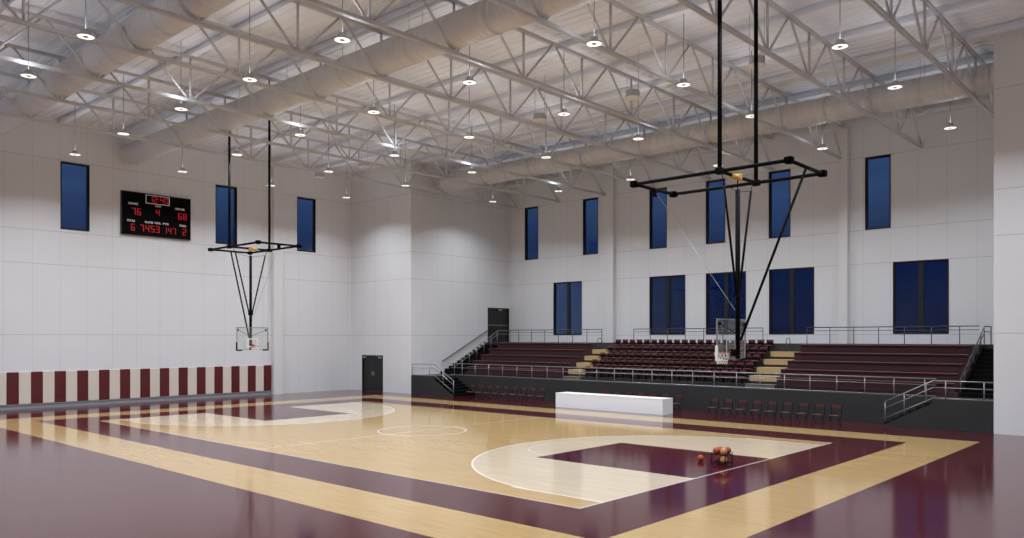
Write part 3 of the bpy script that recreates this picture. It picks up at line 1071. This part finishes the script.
yl = YD + 0.06
poly_rail('grey railing on the left landing, sloping down its steps',
          [(XS + 0.06, yl, 2.04), (-14.45, yl, 2.06), (-12.6, yl, 1.04)],
          [((XS + 0.06, yl, DK + 0.004), (XS + 0.06, yl, 2.04)), ((-14.94, yl, DK + 0.004), (-14.94, yl, 2.05)), ((-13.6, yl, DK * 4 / 7 + 0.004), (-13.6, yl, 1.57)), ((-12.6, yl, DK / 7 + 0.004), (-12.6, yl, 1.04))],
          M['rail'], (0.0, 0.26, 0.74))
yr = YA + 0.06
poly_rail('grey railing on the right landing, sloping down its steps',
          [(13.5, yr, 1.04), (15.44, yr, 2.03), (XA - 0.04, yr, 2.03)],
          [((13.54, yr, DK / 7 + 0.004), (13.54, yr, 1.06)), ((14.31, yr, DK * 3 / 7 + 0.004), (14.31, yr, 1.45)), ((15.17, yr, DK * 6 / 7 + 0.004), (15.17, yr, 1.87)), ((15.91, yr, DK + 0.004), (15.91, yr, 2.03)), ((17.3, yr, DK + 0.004), (17.3, yr, 2.03))],
          M['rail'], (0.0, 0.28, 0.72))
# sloped rails between end stairs and seating
STEP_H = (TZ[5] - DK) / 12
for (x, lab) in ((-15.2, 'dark railing sloping up the left end stairs beside the seating'), (BX1 + 0.06, 'dark railing sloping up the right end stairs beside the seating')):
    top = [(x, 16.2, 2.05), (x, 20.6, 4.36), (x, 21.9, 4.36)]
    ps = []
    for k in range(7):
        y = 16.2 + 0.73 * k
        y = min(y, 20.5)
        zb = DK + 0.003 + (STEP_H * (int((y - 16.3) / 0.4 + 1e-6) + 1) if y > 16.3 else 0.0)
        zt = 2.05 + (y - 16.2) / 4.4 * 2.31
        ps.append(((x, y, zb + 0.004), (x, y, zt)))
    ps.append(((x, 21.9, 3.504), (x, 21.9, 4.36)))
    poly_rail(lab, top, ps, M['rail'] if x < 0 else M['darkrail'], (0.0, 0.25))
# wall handrail
hr = thing('wall_handrail', 'dark handrail sloping up the white wall beside the left stairs', 'handrail', (XS, 16.4, 2.1))
MB().path([(0.09, 0, 0.06), (0.09, 4.5, 2.24), (0.09, 4.7, 2.24)], 0.03, 8).build('rail_bar', M['darkrail'], hr)
for q in (0.3, 1.7, 3.1, 4.4):
    z = 0.06 + q / 4.5 * 2.18
    MB().tube((0, q, z - 0.06), (0.09, q, z - 0.06), 0.012, 6).tube((0.09, q, z - 0.06), (0.09, q, z), 0.012, 6).build('bracket', M['darkrail'], hr)
# short aisle handrails
for (x, lab) in (((AL[0] + AL[1]) / 2 - 0.35, 'short handrail loop on the left tan aisle'), ((AR[0] + AR[1]) / 2 + 0.05, 'short handrail loop on the right tan aisle')):
    s = thing('aisle_handrail', lab, 'handrail', (x, 19.1, TZ[4] + 0.003), 0, 'aisle handrails')
    MB().path([(0, 0, 0.0), (0, 0, 0.62), (0, 0.1, 0.7), (0, 0.38, 0.7), (0, 0.46, 0.62), (0, 0.46, 0.0)], 0.02, 6).build('loop_bar', M['darkrail'], s)
    MB().tube((0, 0, 0.02), (0, 0, 0.0), 0.05, 10).tube((0, 0.46, 0.02), (0, 0.46, 0.0), 0.05, 10).build('foot_plate', M['darkrail'], s)

# ------------------------------------------------------------------ benches
for (x0, x1, side) in ((BX0 + 0.12, AL[0] - 0.05, 'left'), (AR[1] + 0.05, BX1 - 0.12, 'right')):
    for k in range(5):
        c = (x0 + x1) / 2
        s = thing('bleacher_bench', 'long maroon bench in the %s seating block, %s row from the front' % (side, ORD[k]), 'bench', (c, TF[k], TZ[k] + 0.003), 0, 'maroon benches in the %s block' % side)
        hw = (x1 - x0) / 2
        MB().bbox(-hw, hw, 0.03, 0.37, 0.33, 0.385, 0.012).build('seat_plank', M['bench'], s)
        MB().bbox(-hw, hw, 0.12, 0.15, 0.0, 0.329, 0.006).build('kick_board', M['maroontier'], s)
        nb = 6
        for q in range(nb):
            x = -hw + 0.3 + (2 * hw - 0.6) * q / (nb - 1)
            MB().box(x - 0.03, x + 0.03, 0.16, 0.34, 0.0, 0.329).build('support', M['black'], s)

# ------------------------------------------------------------------ stadium chairs
sc = thing('stadium_chair', 'x', 'chair', (0, 0, 0), 0, 'maroon chairs of the centre block')
MB().bbox(-0.2, 0.2, 0.0, 0.32, 0.29, 0.345, 0.018).build('seat', M['chair'], sc)
bk = MB()
bk.bbox(-0.2, 0.2, 0.30, 0.35, 0.50, 0.635, 0.018)
bk.build('backrest', M['chair'], sc)
MB().bbox(-0.19, 0.19, 0.305, 0.35, 0.30, 0.499, 0.012).build('back_shell', M['black'], sc)
MB().bbox(-0.17, 0.17, 0.352, 0.375, 0.30, 0.56, 0.008).box(-0.03, 0.03, 0.14, 0.2, 0.0, 0.29).box(-0.1, 0.1, 0.1, 0.24, 0.0, 0.02).box(-0.02, 0.02, 0.18, 0.36, 0.26, 0.29).build('pedestal', M['black'], sc)
for s in (-1, 1):
    MB().bbox(s * 0.215 - 0.016, s * 0.215 + 0.016, 0.04, 0.33, 0.42, 0.45, 0.006).box(s * 0.215 - 0.01, s * 0.215 + 0.01, 0.27, 0.31, 0.28, 0.42).build('armrest', M['black'], sc)
nx = 20
first = True
ROW = ['front', 'second', 'third', 'fourth', 'back']
for k in range(5):
    for i in range(nx):
        x = -3.8 + (6.12 + 3.8) * i / (nx - 1)
        lab = 'maroon stadium chair, %s from left in the %s row of the centre block' % (ORD[i], ROW[k])
        loc = (x, TF[k] + (0.08 if k == 0 else 0.25), TZ[k] + 0.003)
        if first:
            sc.location = loc; sc['label'] = lab; first = False
        else:
            dup(sc, loc, None, lab)

# ------------------------------------------------------------------ courtside chairs
cc = thing('courtside_chair', 'x', 'chair', (0, 0, 0), 0, 'courtside chairs')
MB().bbox(-0.19, 0.19, -0.19, 0.17, 0.38, 0.425, 0.014).build('seat', M['chair'], cc)
MB().bbox(-0.19, 0.19, 0.225, 0.255, 0.70, 0.83, 0.012).build('backrest', M['chair'], cc)
for sx in (-1, 1):
    MB().tube((sx * 0.215, -0.2, 0.0), (sx * 0.215, 0.2, 0.40), 0.013, 6).build('leg', M['black'], cc)
    MB().tube((sx * 0.19, 0.24, 0.0), (sx * 0.19, -0.15, 0.37), 0.013, 6).build('leg', M['black'], cc)
    MB().tube((sx * 0.215, 0.2, 0.40), (sx * 0.215, 0.24, 0.84), 0.013, 6).build('back_post', M['black'], cc)
first = True
for (xa, xb, n_, where, yy) in ((-11.05, -5.25, 9, 'left of the white table', 13.65), (-1.3, 3.3, 7, 'behind the white table', 14.5), (5.85, 11.75, 9, 'right of the white table', 13.65)):
    for i in range(n_):
        x = xa + (xb - xa) * i / (n_ - 1)
        lab = 'maroon and black courtside chair, %s from left in the row %s' % (ORD[i], where)
        grp = 'courtside chairs ' + where
        if first:
            cc.location = (x, yy, 0); cc['label'] = lab; cc['group'] = grp; first = False
        else:
            dup(cc, (x, yy, 0), None, lab, grp)

# ------------------------------------------------------------------ white scorers table
tb = thing('scorers_table', 'long white box-like scorers table at the far sideline', 'table', (0.4, 12.85, 0))
x0, x1, y0, y1, zt = -3.42, 3.42, -0.5, 0.5, 0.79
MB().bbox(x0, x1, y0, y1, zt - 0.04, zt, 0.008).build('tabletop', M['table'], tb)
MB().box(x0 + 0.01, x1 - 0.01, y0 + 0.01, y0 + 0.05, 0.0, zt - 0.04).build('front_panel', M['table'], tb)
for s in (x0 + 0.01, x1 - 0.05):
    MB().box(s, s + 0.04, y0 + 0.051, y1 - 0.01, 0, zt - 0.04).build('end_panel', M['table'], tb)

# ------------------------------------------------------------------ ball cart and basketballs
R = 0.105
cx_, cy_ = 13.33, 0.27
ct = thing('ball_cart', 'small dark wire ball cart standing under the right hoop', 'ball cart', (cx_, cy_, 0))
hx, hy = 0.22, 0.22
for sx in (-1, 1):
    for sy in (-1, 1):
        MB().tube((sx * hx, sy * hy, 0.06), (sx * hx, sy * hy, 0.38), 0.014, 8).build('post', M['black'], ct)
        MB().torus((sx * hx, sy * hy, 0.035), 0.024, 0.011, 12, 6, 0).build('caster', M['black'], ct)
for z in (0.07, 0.315):
    m_ = MB().path([(-hx, -hy, z), (hx, -hy, z), (hx, hy, z), (-hx, hy, z), (-hx, -hy, z)], 0.012, 6)
    for q in (-0.12, 0, 0.12):
        m_.tube((-hx, q, z - 0.01), (hx, q, z - 0.01), 0.008, 5)
    m_.build('shelf', M['black'], ct)


def ball_mesh():
    m_ = MB()
    NU, NV = 20, 12
    m_.lathe([(R * math.sin(PI * j / NV), -R * math.cos(PI * j / NV)) for j in range(NV + 1)], NU)
    return m_


def ball(loc, m, label):
    o = ball_mesh().build('basketball', M[m])
    o.location = loc
    o.rotation_euler = (random.random() * 3, random.random() * 3, random.random() * 3)
    tag(o, label, 'basketball', 'basketballs by the ball cart')
    s = MB()
    for ax in (0, 1, 2):
        s.torus((0, 0, 0), R, 0.003, 28, 4, ax)
    s.torus((0, 0, R * 0.5), R * 0.866, 0.003, 24, 4, 2)
    s.build('seam', M['seam'], o)
    return o


ball((12.58, 0.33, R), 'ballred', 'red-orange basketball lying alone on the maroon floor left of the cart')
zb = 0.315 + R + 0.004
ball((cx_ - 0.12, cy_ - 0.12, zb), 'ball', 'orange basketball on the cart top, at its left')
ball((cx_ + 0.12, cy_ - 0.125, zb), 'balltan', 'tan basketball on the cart top, at its front')
ball((cx_ + 0.12, cy_ + 0.13, zb), 'ballred', 'red basketball on the cart top, at its right')
ball((cx_ - 0.12, cy_ + 0.13, zb), 'ball', 'orange basketball on the cart top, at its back')
zb = 0.07 + R + 0.004
ball((cx_ + 0.12, cy_ - 0.125, zb), 'balltan', 'tan basketball on the lower shelf of the cart, at its front')
ball((cx_ - 0.12, cy_ + 0.10, zb), 'ballred', 'red basketball on the lower shelf of the cart, at its back')
